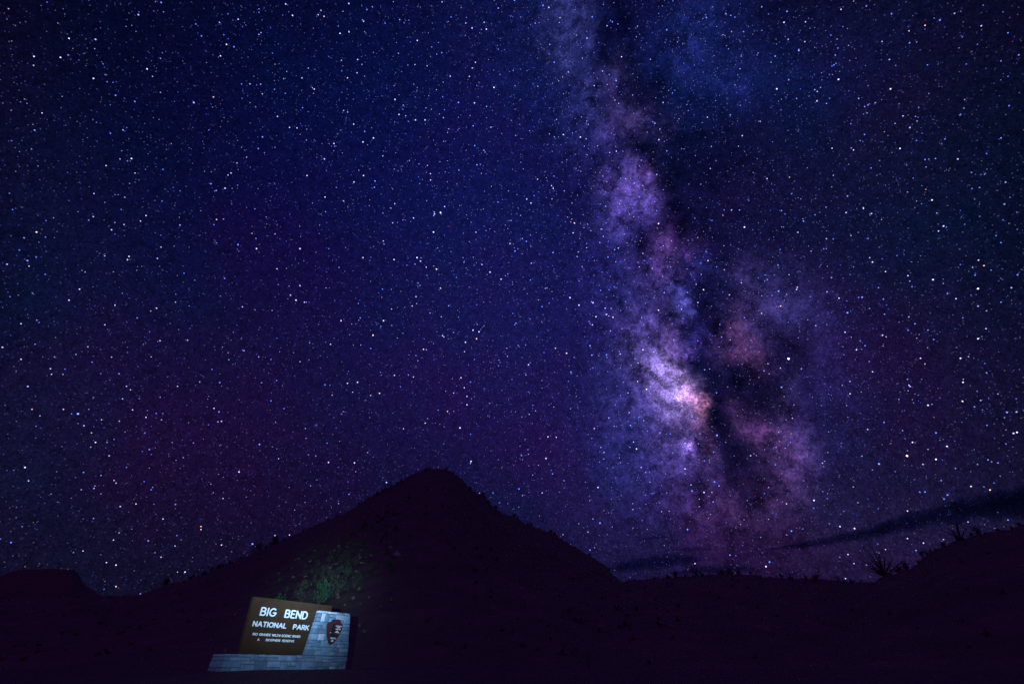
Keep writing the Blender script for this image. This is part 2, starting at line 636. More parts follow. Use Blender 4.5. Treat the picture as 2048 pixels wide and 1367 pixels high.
TS = list(np.linspace(-0.12, 0.9, 110)) + list(np.linspace(0.905, 1.1, 36)) + list(np.linspace(1.12, 1.62, 22))
peak_hill = Hill([(-700, 1225), (-200, 1205), (60, 1196), (205, 1190), (275, 1190), (330, 1171), (400, 1151), (430, 1139), (470, 1123),
                  (500, 1108), (520, 1099), (560, 1083), (600, 1064), (640, 1046), (690, 1026), (712, 1011), (740, 994),
                  (770, 979), (800, 963), (830, 945), (850, 938), (870, 936), (890, 938), (905, 944), (925, 958),
                  (945, 981), (968, 992), (980, 1006), (1000, 1023), (1030, 1034), (1050, 1046), (1100, 1063),
                  (1130, 1081), (1170, 1105), (1190, 1116), (1213, 1132), (1224, 1148), (1245, 1163), (1300, 1190),
                  (1400, 1230), (1500, 1260)], crest=112.0, foot=27.0, seed=2.0, rough=1.0)
peak_hill.build('hill_with_pointed_peak', M_ROCKSOIL, R(-62), R(24), 560, TS)
ridge = Hill([(1150, 1250), (1190, 1190), (1225, 1166), (1250, 1160), (1320, 1155), (1400, 1149), (1440, 1146), (1500, 1148), (1560, 1155),
              (1620, 1157), (1680, 1160), (1718, 1164), (1760, 1162), (1820, 1170), (1900, 1190), (2048, 1230)],
             crest=64.0, foot=24.0, seed=9.0, rough=0.45, power=1.15, jag=0.005)
ridge.build('low_ridge', M_ROCKSOIL, R(8.0), R(50), 300, TS)
right_hill = Hill([(1600, 1330), (1690, 1215), (1740, 1172), (1766, 1150), (1800, 1144), (1821, 1136), (1838, 1124), (1846, 1112), (1870, 1099),
                   (1903, 1084), (1941, 1073), (1980, 1064), (2019, 1058), (2048, 1048), (2200, 1010), (2500, 960), (3000, 950)],
                  crest=58.0, foot=20.0, seed=17.0, rough=0.4, power=1.1, jag=0.004, polar=True)
right_hill.build('near_hillside', M_ROCKSOIL, R(29.5), R(70), 260, TS)
mesa = Hill([(-500, 1300), (-260, 1230), (-120, 1178), (0, 1151), (20, 1143), (36, 1138), (95, 1136), (148, 1138), (156, 1146), (163, 1160), (172, 1169),
             (186, 1180), (206, 1191), (240, 1208), (300, 1240)], crest=900.0, foot=560.0, seed=30.0, rough=4.0, power=1.6,
            jag=0.002, polar=True)
mesa.build('distant_mesa', M_MESA, R(-60), R(-33), 220, TS)


def surface_z(x, y):
    az, r = math.atan2(x, y), math.hypot(x, y)
    z = ground_z(x, y)
    for h, a0, a1 in ((peak_hill, R(-62), R(24)), (ridge, R(8), R(50)), (right_hill, R(29.5), R(70))):
        if a0 <= az <= a1:
            z = max(z, h.z(az, r))
    return z


# ------------------------------------------------------------------ lettering strokes
def arc(cx, cy, rx, ry, a0, a1, n=8):
    return [(cx + rx * math.cos(R(a0 + (a1 - a0) * i / n)), cy + ry * math.sin(R(a0 + (a1 - a0) * i / n))) for i in range(n + 1)]


GLYPH = {
    'A': (0.84, [[(0.0, 0), (0.42, 1), (0.84, 0)], [(0.15, 0.34), (0.69, 0.34)]]),
    'B': (0.64, [[(0, 0), (0, 1)], [(0, 1), (0.36, 1)] + arc(0.36, 0.765, 0.22, 0.235, 90, -90) + [(0, 0.53)],
                 [(0, 0.53), (0.38, 0.53)] + arc(0.38, 0.265, 0.26, 0.265, 90, -90) + [(0, 0)]]),
    'C': (0.74, [arc(0.44, 0.5, 0.44, 0.5, 48, 312, 14)]),
    'D': (0.72, [[(0, 0), (0, 1), (0.28, 1)] + arc(0.28, 0.5, 0.44, 0.5, 90, -90, 12) + [(0, 0)]]),
    'E': (0.54, [[(0.54, 1), (0, 1), (0, 0), (0.54, 0)], [(0, 0.52), (0.46, 0.52)]]),
    'G': (0.82, [arc(0.44, 0.5, 0.44, 0.5, 50, 350, 16) + [(0.86, 0.44), (0.52, 0.44)]]),
    'H': (0.70, [[(0, 0), (0, 1)], [(0.7, 0), (0.7, 1)], [(0, 0.5), (0.7, 0.5)]]),
    'I': (0.02, [[(0.01, 0), (0.01, 1)]]),
    'K': (0.64, [[(0, 0), (0, 1)], [(0.6, 1), (0, 0.4)], [(0.2, 0.6), (0.64, 0)]]),
    'L': (0.50, [[(0, 1), (0, 0), (0.5, 0)]]),
    'N': (0.72, [[(0, 0), (0, 1), (0.72, 0), (0.72, 1)]]),
    'O': (0.90, [arc(0.45, 0.5, 0.45, 0.5, 90, 450, 18)]),
    'P': (0.60, [[(0, 0), (0, 1), (0.32, 1)] + arc(0.32, 0.73, 0.27, 0.27, 90, -90) + [(0, 0.46)]]),
    'R': (0.62, [[(0, 0), (0, 1), (0.32, 1)] + arc(0.32, 0.74, 0.26, 0.26, 90, -90) + [(0, 0.48)], [(0.3, 0.48), (0.62, 0)]]),
    'S': (0.60, [arc(0.30, 0.75, 0.28, 0.25, 30, 270, 9) + arc(0.30, 0.25, 0.30, 0.25, 90, -150, 9)[1:]]),
    'T': (0.66, [[(0, 1), (0.66, 1)], [(0.33, 1), (0.33, 0)]]),
    'V': (0.76, [[(0, 1), (0.38, 0), (0.76, 1)]]),
    'W': (1.06, [[(0, 1), (0.27, 0), (0.53, 0.9), (0.79, 0), (1.06, 1)]]),
    '&': (0.70, [[(0.7, 0.02), (0.18, 0.7)] + arc(0.33, 0.81, 0.18, 0.18, 200, -20, 8) + [(0.12, 0.4)] + arc(0.26, 0.24, 0.25, 0.24, 150, 300, 6) + [(0.66, 0.5)]]),
}


def strokes(mb, lines, x0, z0, sx, sz, w, y0, depth, caps=5):
    """rounded raised strokes; each segment a hair deeper than the last so that no faces coincide"""
    k = 0
    for ln in lines:
        pts = [(x0 + p[0] * sx, z0 + p[1] * sz) for p in ln]
        for a, b in zip(pts[:-1], pts[1:]):
            th = math.atan2(b[1] - a[1], b[0] - a[0])
            poly = [(b[0] + w / 2 * math.cos(th - math.pi / 2 + math.pi * i / caps), b[1] + w / 2 * math.sin(th - math.pi / 2 + math.pi * i / caps)) for i in range(caps + 1)]
            poly += [(a[0] + w / 2 * math.cos(th + math.pi / 2 + math.pi * i / caps), a[1] + w / 2 * math.sin(th + math.pi / 2 + math.pi * i / caps)) for i in range(caps + 1)]
            mb.prism(poly, y0 - depth - 0.00025 * (k % 9), y0)
            k += 1


def word(text, s0, s1, z0, h, w, y0, depth, parent, mat, each=False, name='lettering'):
    gap = 0.30
    adv = [GLYPH[c][0] for c in text]
    total = sum(adv) + gap * (len(text) - 1)
    inner = (s1 - s0) - w
    sx = inner / total
    sz = h - w
    x = s0 + w / 2
    mb = MB()
    for c in text:
        if each:
            mb = MB()
        strokes(mb, GLYPH[c][1], x, z0 + w / 2, sx, sz, w, y0, depth)
        if each:
            link('letter', mb.mesh('letter'), mat, parent)
        x += (GLYPH[c][0] + gap) * sx
    if not each:
        link(name, mb.mesh(name), mat, parent)


# ------------------------------------------------------------------ the park sign
SIGN_AZ = R(31.5)
sign = bpy.data.objects.new('park_sign', None)
sign.location = (-8.7013, 16.0990, 0.0)
sign.rotation_euler = (0, 0, math.pi / 2 - SIGN_AZ)
col.objects.link(sign)
tag(sign, 'brown park entrance sign with white lettering on a stone base with a stone pillar', 'sign')
srng = random.Random(42)


def quad_stone(corners, y_front, y_back, bev, jit, mat, parent, proud=0.0):
    """one dressed stone: four corners in (x, z), worn edges, slightly domed faces"""
    c = [(p[0] + srng.uniform(-jit, jit), p[1] + srng.uniform(-jit, jit)) for p in corners]
    cx = sum(p[0] for p in c) / 4
    cz = sum(p[1] for p in c) / 4
    mid = []
    for i in range(4):
        a, b = c[i], c[(i + 1) % 4]
        mid += [a, ((a[0] + b[0]) / 2 + srng.uniform(-jit, jit) * .7, (a[1] + b[1]) / 2 + srng.uniform(-jit, jit) * .7)]
    outer = mid
    inner = []
    for p in outer:
        d = math.hypot(p[0] - cx, p[1] - cz)
        k = max(0.3, 1 - bev * 1.4 / max(d, 1e-4))
        inner.append((cx + (p[0] - cx) * k, cz + (p[1] - cz) * k))
    yf, yb = y_front - proud, y_back + proud
    n = 8
    vs = [(p[0], yf, p[1]) for p in inner] + [(p[0], yf + bev, p[1]) for p in outer]
    vs += [(p[0], yb - bev, p[1]) for p in outer] + [(p[0], yb, p[1]) for p in inner]
    vs.append((cx, yf - srng.uniform(0.002, 0.012), cz))
    fs = [(i, (i + 1) % n, 4 * n) for i in range(n)]
    for r in range(3):
        fs += [(r * n + (i + 1) % n, r * n + i, (r + 1) * n + i, (r + 1) * n + (i + 1) % n) for i in range(n)]
    fs.append(tuple(range(4 * n - 1, 3 * n - 1, -1)))
    me = mesh_from('stone', vs, fs)
    return link('stone', me, mat, parent)


def course_wall(z0, z1, rows, left, right, wmin, wmax, yf, yb, parent, pale=0.07, skip=None):
    """random ashlar: bands of tall stones and stones stacked in twos, split at uneven heights"""
    hs = [srng.uniform(0.7, 1.4) for _ in range(rows)]
    tot = sum(hs)
    z = z0
    g = 0.008
    for h in hs:
        zt = z + (z1 - z0) * h / tot
        xl, xr = left((z + zt) / 2), right((z + zt) / 2)
        cuts = [xl]
        while xr - cuts[-1] > wmax * 1.2:
            cuts.append(cuts[-1] + srng.uniform(wmin, wmax))
        cuts.append(xr)
        nn = len(cuts) - 1
        for i in range(nn):
            zs = [z, zt]
            if srng.random() < 0.72:
                zs = [z, z + (zt - z) * srng.uniform(0.32, 0.68), zt]
            for q in range(len(zs) - 1):
                za, zb_ = zs[q], zs[q + 1]
                a0 = left(za) if i == 0 else cuts[i] + g
                a1 = left(zb_) if i == 0 else cuts[i] + g
                b0 = right(za) if i == nn - 1 else cuts[i + 1] - g
                b1 = right(zb_) if i == nn - 1 else cuts[i + 1] - g
                halves = [(a0, a1, b0, b1)]
                if min(b0 - a0, b1 - a1) > 0.30 and srng.random() < 0.45:
                    k = srng.uniform(0.35, 0.65)
                    m0, m1 = a0 + (b0 - a0) * k, a1 + (b1 - a1) * k
                    halves = [(a0, a1, m0 - g, m1 - g), (m0 + g, m1 + g, b0, b1)]
                for (p0, p1, q0, q1) in halves:
                    mat = M_PALE if srng.random() < pale else M_STONE
                    if skip:
                        mat = skip(p0, q0, za, zb_) or mat
                    quad_stone([(p0, za + g), (q0, za + g), (q1, zb_ - g), (p1, zb_ - g)], yf, yb, 0.010, 0.009, mat, parent, srng.uniform(0, 0.02))
        z = zt


# base course
b = MB()
b.prism([(0.29, 1.30), (4.89, 1.30), (4.89, 1.775), (0.32, 1.775)], -0.10, 0.50)
sbase = link('base', b.mesh('base'), M_MORTAR, sign)
course_wall(1.36, 1.80, 2, lambda z: 0.27 + (z - 1.36) * 0.06, lambda z: 4.91, 0.22, 0.52, -0.13, 0.53, sbase, pale=0.08)

# pillar
PL = lambda z: 3.05 + (z - 1.80) / (3.115 - 1.80) * 0.215
PR = lambda z: 4.905 - (z - 1.80) / (3.115 - 1.80) * 0.225
b = MB()
b.prism([(PL(1.80) + .02, 1.801), (PR(1.80) - .02, 1.801), (PR(3.0) - .02, 3.03), (PL(3.0) + .02, 3.03)], -0.125, 0.38)
pillar = link('pillar', b.mesh('pillar'), M_MORTAR, sign)


def marked(a, b_, z0, z1):
    for (cx, cz) in ((3.645, 2.32), (4.11, 2.97), (3.45, 2.86)):
        if a < cx < b_ and z0 < cz < z1:
            return M_PALE


course_wall(1.803, 3.05, 5, PL, PR, 0.13, 0.44, -0.155, 0.40, pillar, pale=0.06, skip=marked)
# thin pale coping along its top
x = PL(3.05) - 0.005
caps = [x]
while PR(3.05) - caps[-1] > 0.55:
    caps.append(caps[-1] + srng.uniform(0.3, 0.5))
caps.append(PR(3.05) + 0.005)
for i in range(len(caps) - 1):
    quad_stone([(caps[i] + .008, 3.055), (caps[i + 1] - .008, 3.055), (caps[i + 1] - (.05 if i == len(caps) - 2 else .008), 3.118), (caps[i] + .01, 3.122)],
               -0.165, 0.41, 0.014, 0.006, M_PALE if i < 2 else M_STONE, pillar)

# brown board
b = MB()
b.prism([(0.775, 1.803), (3.90, 1.803), (3.90, 3.327), (0.735, 3.327)], 0.0, 0.14)
me = b.mesh('panel')
bm = bmesh.new()
bm.from_mesh(me)
bmesh.ops.bevel(bm, geom=bm.edges[:], offset=0.012, segments=2, affect='EDGES')
bm.to_mesh(me)
bm.free()
panel = link('panel', me, M_BROWN, sign)
word('BIG', 1.085, 1.655, 2.825, 0.242, 0.038, 0.0, 0.022, panel, M_WHITE, each=True)
word('BEND', 1.995, 2.905, 2.825, 0.242, 0.040, 0.0, 0.022, panel, M_WHITE, each=True)
word('NATIONAL', 0.940, 2.162, 2.523, 0.150, 0.029, 0.0, 0.020, panel, M_WHITE, each=True)
word('PARK', 2.432, 3.072, 2.515, 0.152, 0.029, 0.0, 0.020, panel, M_WHITE, each=True)
for t, s0, s1 in (('RIO', 1.036, 1.208), ('GRANDE', 1.259, 1.669), ('WILD', 1.715, 1.963), ('&', 1.983, 2.036), ('SCENIC', 2.071, 2.446), ('RIVER', 2.493, 2.804)):
    word(t, s0, s1, 2.288, 0.070, 0.0135, 0.0, 0.010, panel, M_WHITE)
for t, s0, s1 in (('A', 1.249, 1.317), ('BIOSPHERE', 1.545, 2.076), ('RESERVE', 2.143, 2.602)):
    word(t, s0, s1, 2.154, 0.066, 0.013, 0.0, 0.010, panel, M_WHITE)

# arrowhead shaped badge on the pillar
OUT = [(3.717, 2.795), (3.790, 2.806), (3.846, 2.803), (3.854, 2.867), (3.900, 2.890), (3.965, 2.901), (4.127, 2.902), (4.190, 2.892), (4.231, 2.872), (4.265, 2.782),
       (4.346, 2.759), (4.365, 2.641), (4.325, 2.493), (4.231, 2.346), (4.135, 2.218), (4.051, 2.146), (3.979, 2.123),
       (3.904, 2.158), (3.835, 2.26), (3.756, 2.397), (3.702, 2.536), (3.686, 2.659), (3.678, 2.748)]
OUT = list(reversed(OUT))
b = MB()
b.prism(OUT, -0.235, -0.170)
me = b.mesh('arrowhead_badge')
bm = bmesh.new()
bm.from_mesh(me)
bmesh.ops.recalc_face_normals(bm, faces=bm.faces[:])
front = [e for e in bm.edges if all(v.co.y < -0.2 for v in e.verts)]
bmesh.ops.bevel(bm, geom=front, offset=0.014, segments=2, affect='EDGES')
bm.to_mesh(me)
bm.free()
badge = link('arrowhead_badge', me, M_EMBLEM, sign)
tag(badge, 'reddish brown arrowhead badge with white lettering and dark tree')
b = MB()
b.prism(list(reversed([(3.933, 2.785), (3.960, 2.745), (3.987, 2.729), (3.980, 2.690), (4.000, 2.650), (3.990, 2.620), (4.025, 2.585), (4.020, 2.550), (4.045, 2.520),
         (4.020, 2.490), (4.000, 2.455), (4.010, 2.410), (3.930, 2.400), (3.935, 2.460), (3.905, 2.490), (3.872, 2.520), (3.890, 2.570), (3.868, 2.610), (3.892, 2.650), (3.880, 2.690), (3.910, 2.720)])), -0.241, -0.2355)
link('tree_emblem', b.mesh('tree_emblem'), M_GREEN, badge)
b = MB()
b.prism(list(reversed([(3.835, 2.415), (3.880, 2.432), (3.965, 2.445), (4.090, 2.420), (4.220, 2.405), (4.200, 2.360), (4.050, 2.352), (3.880, 2.366)])), -0.243, -0.2415)
link('meadow_emblem', b.mesh('meadow_emblem'), M_GREEN, badge)
b = MB()
b.prism(list(reversed([(4.030, 2.498), (4.065, 2.522), (4.090, 2.515), (4.125, 2.548), (4.148, 2.562), (4.180, 2.530), (4.215, 2.508), (4.262, 2.466), (4.205, 2.490),
         (4.180, 2.482), (4.150, 2.505), (4.120, 2.483), (4.082, 2.497)])), -0.242, -0.2355)
link('mountain_emblem', b.mesh('mountain_emblem'), M_WHITE, badge)
b = MB()
b.prism(list(reversed([(3.830, 2.480), (3.868, 2.500), (3.872, 2.486), (3.838, 2.466)])), -0.240, -0.2355)
link('snow_emblem', b.mesh('snow_emblem'), M_WHITE, badge)
b = MB()
b.prism([(3.885, 2.325), (4.155, 2.325), (4.135, 2.338), (3.890, 2.340)], -0.241, -0.2355)
b.prism([(3.905, 2.296), (4.145, 2.296), (4.130, 2.309), (3.900, 2.311)], -0.241, -0.2355)
link('lake_emblem', b.mesh('lake_emblem'), M_WHITE, badge)
b = MB()
b.prism([(3.955, 2.212), (3.968, 2.212), (3.972, 2.226), (4.000, 2.226), (4.004, 2.210), (4.018, 2.210), (4.022, 2.232), (4.046, 2.222), (4.050, 2.242),
         (4.030, 2.262), (4.000, 2.268), (3.965, 2.258), (3.948, 2.236)], -0.241, -0.2355)
link('bison_emblem', b.mesh('bison_emblem'), M_WHITE, badge)
for t, s0, s1, z in (('NATIONAL', 4.040, 4.315, 2.675), ('PARK', 4.105, 4.250, 2.628), ('SERVICE', 4.055, 4.285, 2.580)):
    word(t, s0, s1, z, 0.036, 0.0085, -0.2355, 0.005, badge, M_WHITE)


# ------------------------------------------------------------------ plants and rocks
def bush_mesh(name, seed, n, w, h, leaf, spiky=0.0):
    g = random.Random(seed)
    mb = MB()
    lobes = [(g.uniform(-.45, .45) * w, g.uniform(-.45, .45) * w, g.uniform(.35, .75) * h, g.uniform(.3, .5)) for _ in range(7)]
    for i in range(n):
        lx, ly, lz, lr = g.choice(lobes)
        d = Vector((g.gauss(0, 1), g.gauss(0, 1), g.gauss(0, 1))).normalized() * (g.random() ** 0.4)
        p = Vector((lx + d.x * lr * w, ly + d.y * lr * w, max(0.02, lz + d.z * lr * h)))
        t = (d + Vector((g.uniform(-1, 1), g.uniform(-1, 1), g.uniform(0, 1.2 + spiky)))).normalized()
        s = t.orthogonal().normalized()
        s = (Matrix.Rotation(g.uniform(0, 6.28), 3, t) @ s)
        L, W = leaf * g.uniform(.7, 1.5), leaf * g.uniform(.25, .5)
        mb.add([p - s * W * .5, p + t * L * .5 - s * W, p + t * L, p + t * L * .5 + s * W], [(0, 1, 2, 3)])
    return mb.mesh(name)


def stems_mesh(name, seed, n, w, h):
    g = random.Random(seed)
    mb = MB()
    for i in range(n):
        a = g.uniform(0, 6.28)
        r = g.uniform(.2, .55) * w
        tip = Vector((math.cos(a) * r, math.sin(a) * r, g.uniform(.5, .95) * h))
        mid = Vector((tip.x * .4, tip.y * .4, tip.z * .55))
        mb.tube([(0, 0, -0.1), mid, tip], [0.022 * w + .006, 0.014 * w + .004, 0.004], 4)
    return mb.mesh(name)


def rosette_mesh(name, seed, n, L):
    g = random.Random(seed)
    mb = MB()
    for i in range(n):
        a = g.uniform(0, 6.28)
        e = g.uniform(-0.1, 1.5)
        d = Vector((math.cos(a) * math.cos(e), math.sin(a) * math.cos(e), math.sin(e)))
        s = d.cross(Vector((0, 0, 1))).normalized() if abs(d.z) < .98 else Vector((1, 0, 0))
        l = L * g.uniform(.7, 1.1)
        w = L * 0.035
        o = Vector((0, 0, L * .25))
        nrm = s.cross(d) * w * .5
        mb.add([o - s * w, o + s * w, o + nrm, o + d * l - Vector((0, 0, l * .12 * g.random()))], [(0, 1, 3), (1, 2, 3), (2, 0, 3)])
    mb.tube([(0, 0, -L * .3), (0, 0, L * .35)], [L * .1, L * .08], 6)
    return mb.mesh(name)


BUSH = [bush_mesh('shrub', 100 + i, 230, 0.62, 0.85, 0.10) for i in range(5)]
SPIKY = [bush_mesh('shrub', 200 + i, 190, 0.5, 1.0, 0.17, 1.5) for i in range(3)]
BSTEM = [stems_mesh('stem', 300 + i, 9, 0.8, 0.9) for i in range(3)]
ROSE = [rosette_mesh('sotol', 400 + i, 70, 0.75) for i in range(2)]
for m_ in BUSH + SPIKY:
    m_.materials.append(M_LEAF)
for m_ in BSTEM:
    m_.materials.append(M_STEM)
for m_ in ROSE:
    m_.materials.append(M_DRY)


def put(o, x, y, s, sink=0.08, sz=None):
    o.location = (x, y, surface_z(x, y) - sink * s)
    o.scale = (s, s, sz or s)
    o.rotation_euler = (0, 0, rng.uniform(0, 6.28))
    return o


def shrub(x, y, s, label, group, mesh=None, stems=False, name='shrub', mat=None, sz=None):
    me = mesh or rng.choice(BUSH + SPIKY)
    if stems:
        t = bpy.data.objects.new(name, None)
        col.objects.link(t)
        f = me if not mat else me.copy()
        if mat:
            f.materials.clear()
            f.materials.append(mat)
        link('foliage', f, None, t)
        link('stem', rng.choice(BSTEM), None, t)
        o = t
    else:
        o = link(name, me)
    put(o, x, y, s, sz=sz)
    tag(o, label, 'shrub', group)
    return o


def on_crest(h, az, back=0.0):
    r = h.rc(az) + back
    return r * math.sin(az), r * math.cos(az)


# scrub along the sky line of the pointed hill
for i in range(95):
    px = rng.uniform(330, 1225)
    y0 = np.interp(px, [330, 500, 690, 870, 980, 1100, 1225], [1171, 1108, 1026, 936, 1006, 1063, 1148])
    az = azel(px, y0)[0]
    x, y = on_crest(peak_hill, az, rng.uniform(-2.5, 0.8))
    s = rng.choice([0.45, 0.6, 0.7, 0.8, 1.0]) * rng.uniform(0.8, 1.15)
    shrub(x, y, s, 'small dark scrub bush on the sky line of the pointed hill', 'scrub along the crest of the pointed hill')
for px, y0, s, kind, lab in ((766, 979, 1.55, 'r', 'spiky rosette plant alone on the left shoulder of the pointed hill'),
                             (606, 1062, 1.5, 'r', 'spiky rosette plant low on the left slope sky line of the pointed hill'),
                             (517, 1100, 2.4, 'b', 'large dark bush low on the left sky line, beside the bright blue star'),
                             (548, 1090, 2.0, 's', 'upright dark bush on the left sky line, uphill of the large bush'),
                             (857, 938, 1.0, 'b', 'low bush on the left of the hill summit'),
                             (893, 939, 1.15, 'b', 'rounded bush on the right of the hill summit'),
                             (965, 992, 1.3, 'b', 'bush on the right shoulder just below the summit'),
                             (330, 1171, 1.6, 's', 'thin upright plant at the left foot of the pointed hill')):
    az = azel(px, y0)[0]
    x, y = on_crest(peak_hill, az, -0.6)
    me = {'r': ROSE[0], 'b': BUSH[1], 's': SPIKY[0]}[kind]
    o = shrub(x, y, s, lab, None, mesh=me, name='rosette_plant' if kind == 'r' else 'shrub')
    if kind == 'r':
        o['category'] = 'plant'

# scrub on the low ridge and the near hillside
for i in range(46):
    px = rng.uniform(1255, 1750)
    az = azel(px, 1155)[0]
    x, y = on_crest(ridge, az, rng.uniform(-2.0, 0.6))
    shrub(x, y, rng.uniform(0.22, 0.55), 'small dark scrub bush on the low ridge', 'scrub along the low ridge')
for px, s, me, lab in ((1444, 1.05, ROSE[1], 'spiky dark plant at the highest point of the low ridge'),
                       (1630, 0.95, BUSH[2], 'rounded dark bush on the low ridge right of the thin stalks'),
                       (1672, 0.7, BUSH[3], 'smaller dark bush on the ridge near the large stalk plant'),
                       (1352, 0.75, SPIKY[1], 'grassy dark clump on the left part of the low ridge')):
    az = azel(px, 1152)[0]
    x, y = on_crest(ridge, az, -0.5)
    shrub(x, y, s, lab, None, mesh=me)
for i in range(26):
    px = rng.uniform(1785, 2046)
    y0 = np.interp(px, [1766, 1838, 1846, 1903, 2048], [1150, 1124, 1112, 1084, 1048])
    az = azel(px, y0)[0]
    x, y = on_crest(right_hill, az, rng.uniform(-1.5, 0.4))
    shrub(x, y, rng.uniform(0.2, 0.5), 'small dark scrub bush on the near hillside at right', 'scrub on the near hillside')
for px, y0, s, lab in ((1816, 1138, 1.0, 'dark bush where the near hillside meets the stalk plant'), (1960, 1068, 0.9, 'dark bush right of the thick stalk on the near hillside')):
    x, y = on_crest(right_hill, azel(px, y0)[0], -0.3)
    shrub(x, y, s, lab, None, mesh=BUSH[4])


def ocotillo(px, y0, hill, tips, H, seed, label, thick=1.0, lean=1.0):
    """many thorny wands fanning out of one crown"""
    g = random.Random(seed)
    az = azel(px, y0)[0]
    x, y = on_crest(hill, az, -0.3)
    t = bpy.data.objects.new('ocotillo', None)
    t.location = (x, y, surface_z(x, y) - 0.12)
    t.rotation_euler = (0, 0, -az)
    col.objects.link(t)
    tag(t, label, 'ocotillo', 'ocotillo plants on the right skyline')
    for dx, dz in tips:
        mb = MB()
        dy = g.uniform(-.35, .35) * H
        pts, rad = [], []
        n = 9
        bow = g.uniform(0.05, 0.22)
        for i in range(n + 1):
            k = i / n
            pts.append(Vector((dx * H * (k ** (1 + bow)) * lean + 0.02 * g.uniform(-1, 1), dy * k, dz * H * (k ** (1 - bow * .4)) + 0.0)))
            rad.append((0.050 * (1 - k) + 0.022) * thick * (1 + .25 * g.random()))
        mb.tube(pts, rad, 5)
        # short leaves along the wand
        for i in range(26):
            k = g.uniform(0.15, 1.0)
            a, b_ = pts[int(k * n * .999)], pts[min(n, int(k * n * .999) + 1)]
            p = a.lerp(b_, (k * n) % 1.0)
            d = Vector((g.uniform(-1, 1), g.uniform(-1, 1), g.uniform(-.2, 1))).normalized()
            s = d.orthogonal().normalized() * 0.022 * thick
            mb.add([p, p + d * .05 + s, p + d * .11, p + d * .05 - s], [(0, 1, 2, 3)])
        link('stem', mb.mesh('stem'), M_STEM, t)
    return t


ocotillo(1771, 1153, right_hill, [(-.60, .65), (-.55, .52), (-.50, .40), (-.57, .29), (-.42, .62), (-.36, .40), (-.27, 1.0), (-.26, .70), (-.20, .50), (-.16, .78),
                                  (-.08, .52), (-.03, .90), (.04, .60), (.10, .70), (.16, .48), (.25, .62), (.30, .40), (.40, .50), (.52, .34), (.65, .41), (.56, .28)],
         2.75, 1, 'large fanned ocotillo where the low ridge meets the near hillside', thick=0.75)
ocotillo(1922, 1080, right_hill, [(-.50, .72), (-.40, .60), (-.28, .80), (-.12, .62), (.16, 1.0), (.20, .99), (.24, .97), (.13, .90), (.34, .5), (-.30, .5)],
         1.55, 2, 'ocotillo with one thick upright stalk, high on the near hillside', thick=0.95)
ocotillo(1581, 1157, ridge, [(-.5, .8), (-.25, .6), (-.02, 1.0), (.1, .7), (.35, .8), (.5, .5), (-.6, .5)], 1.5, 3,
         'thin stalked ocotillo in the middle of the low ridge', thick=0.6)
ocotillo(1462, 1148, ridge, [(-.3, .8), (0, 1.0), (.2, .7)], 0.9, 4, 'short three stalked ocotillo beside the highest point of the ridge', thick=0.5)


def rock_mesh(seed):
    g = random.Random(seed)
    bm = bmesh.new()
    bmesh.ops.create_icosphere(bm, subdivisions=2, radius=0.5)
    o = Vector((g.uniform(0, 50), g.uniform(0, 50), g.uniform(0, 50)))
    for v in bm.verts:
        n = mnoise.noise(v.co * 2.2 + o) * .35 + mnoise.cell(v.co * 2.0 + o) * .10
        v.co *= 1 + n
        v.co.z *= 0.62
    me = bpy.data.meshes.new('rock')
    bm.to_mesh(me)
    bm.free()
    me.materials.append(M_ROCK)
    return me


ROCKS = [rock_mesh(i) for i in range(6)]
# scrub and rocks on the slope above the sign, where the torch light spills past it
for i in range(70):
    az = R(rng.gauss(-18.5, 3.0))
    r = rng.uniform(50, 92)
    o = link('rock', rng.choice(ROCKS))
    s = rng.uniform(0.22, 0.6) * (1.8 if rng.random() < .12 else 1)
    put(o, r * math.sin(az), r * math.cos(az), s, sink=-0.02)
    o.rotation_euler = (rng.uniform(-.6, .6), rng.uniform(-.6, .6), rng.uniform(0, 6.28))
    tag(o, 'pale rock lying on the torch lit slope above the sign', 'rock', 'rocks on the slope above the sign')
for i in range(150):
    az = R(rng.gauss(-18.8, 2.9))
    r = rng.uniform(50, 92)
    shrub(r * math.sin(az), r * math.cos(az), rng.uniform(0.4, 1.0), 'small desert bush on the dimly lit slope above the sign', 'bushes on the slope above the sign')
for px, r, s, mat, lab in ((565, 47, 1.25, M_BRIGHTLEAF, 'small bright green bush just above the middle of the brown board'),
                           (642, 47.5, 1.7, M_BRIGHTLEAF, 'large green bush just above the right end of the brown board'),
                           (672, 48, 1.9, M_LEAF, 'dull green bush rising behind the stone pillar'),
                           (605, 48.5, 1.3, M_LEAF, 'low bush above the board between the two green bushes'),
                           (705, 49, 1.6, M_LEAF, 'dark bush beyond the right corner of the stone pillar')):
    az = azel(px, 1190)[0]
    shrub(r * math.sin(az), r * math.cos(az), s, lab, None, stems=True, mat=mat)


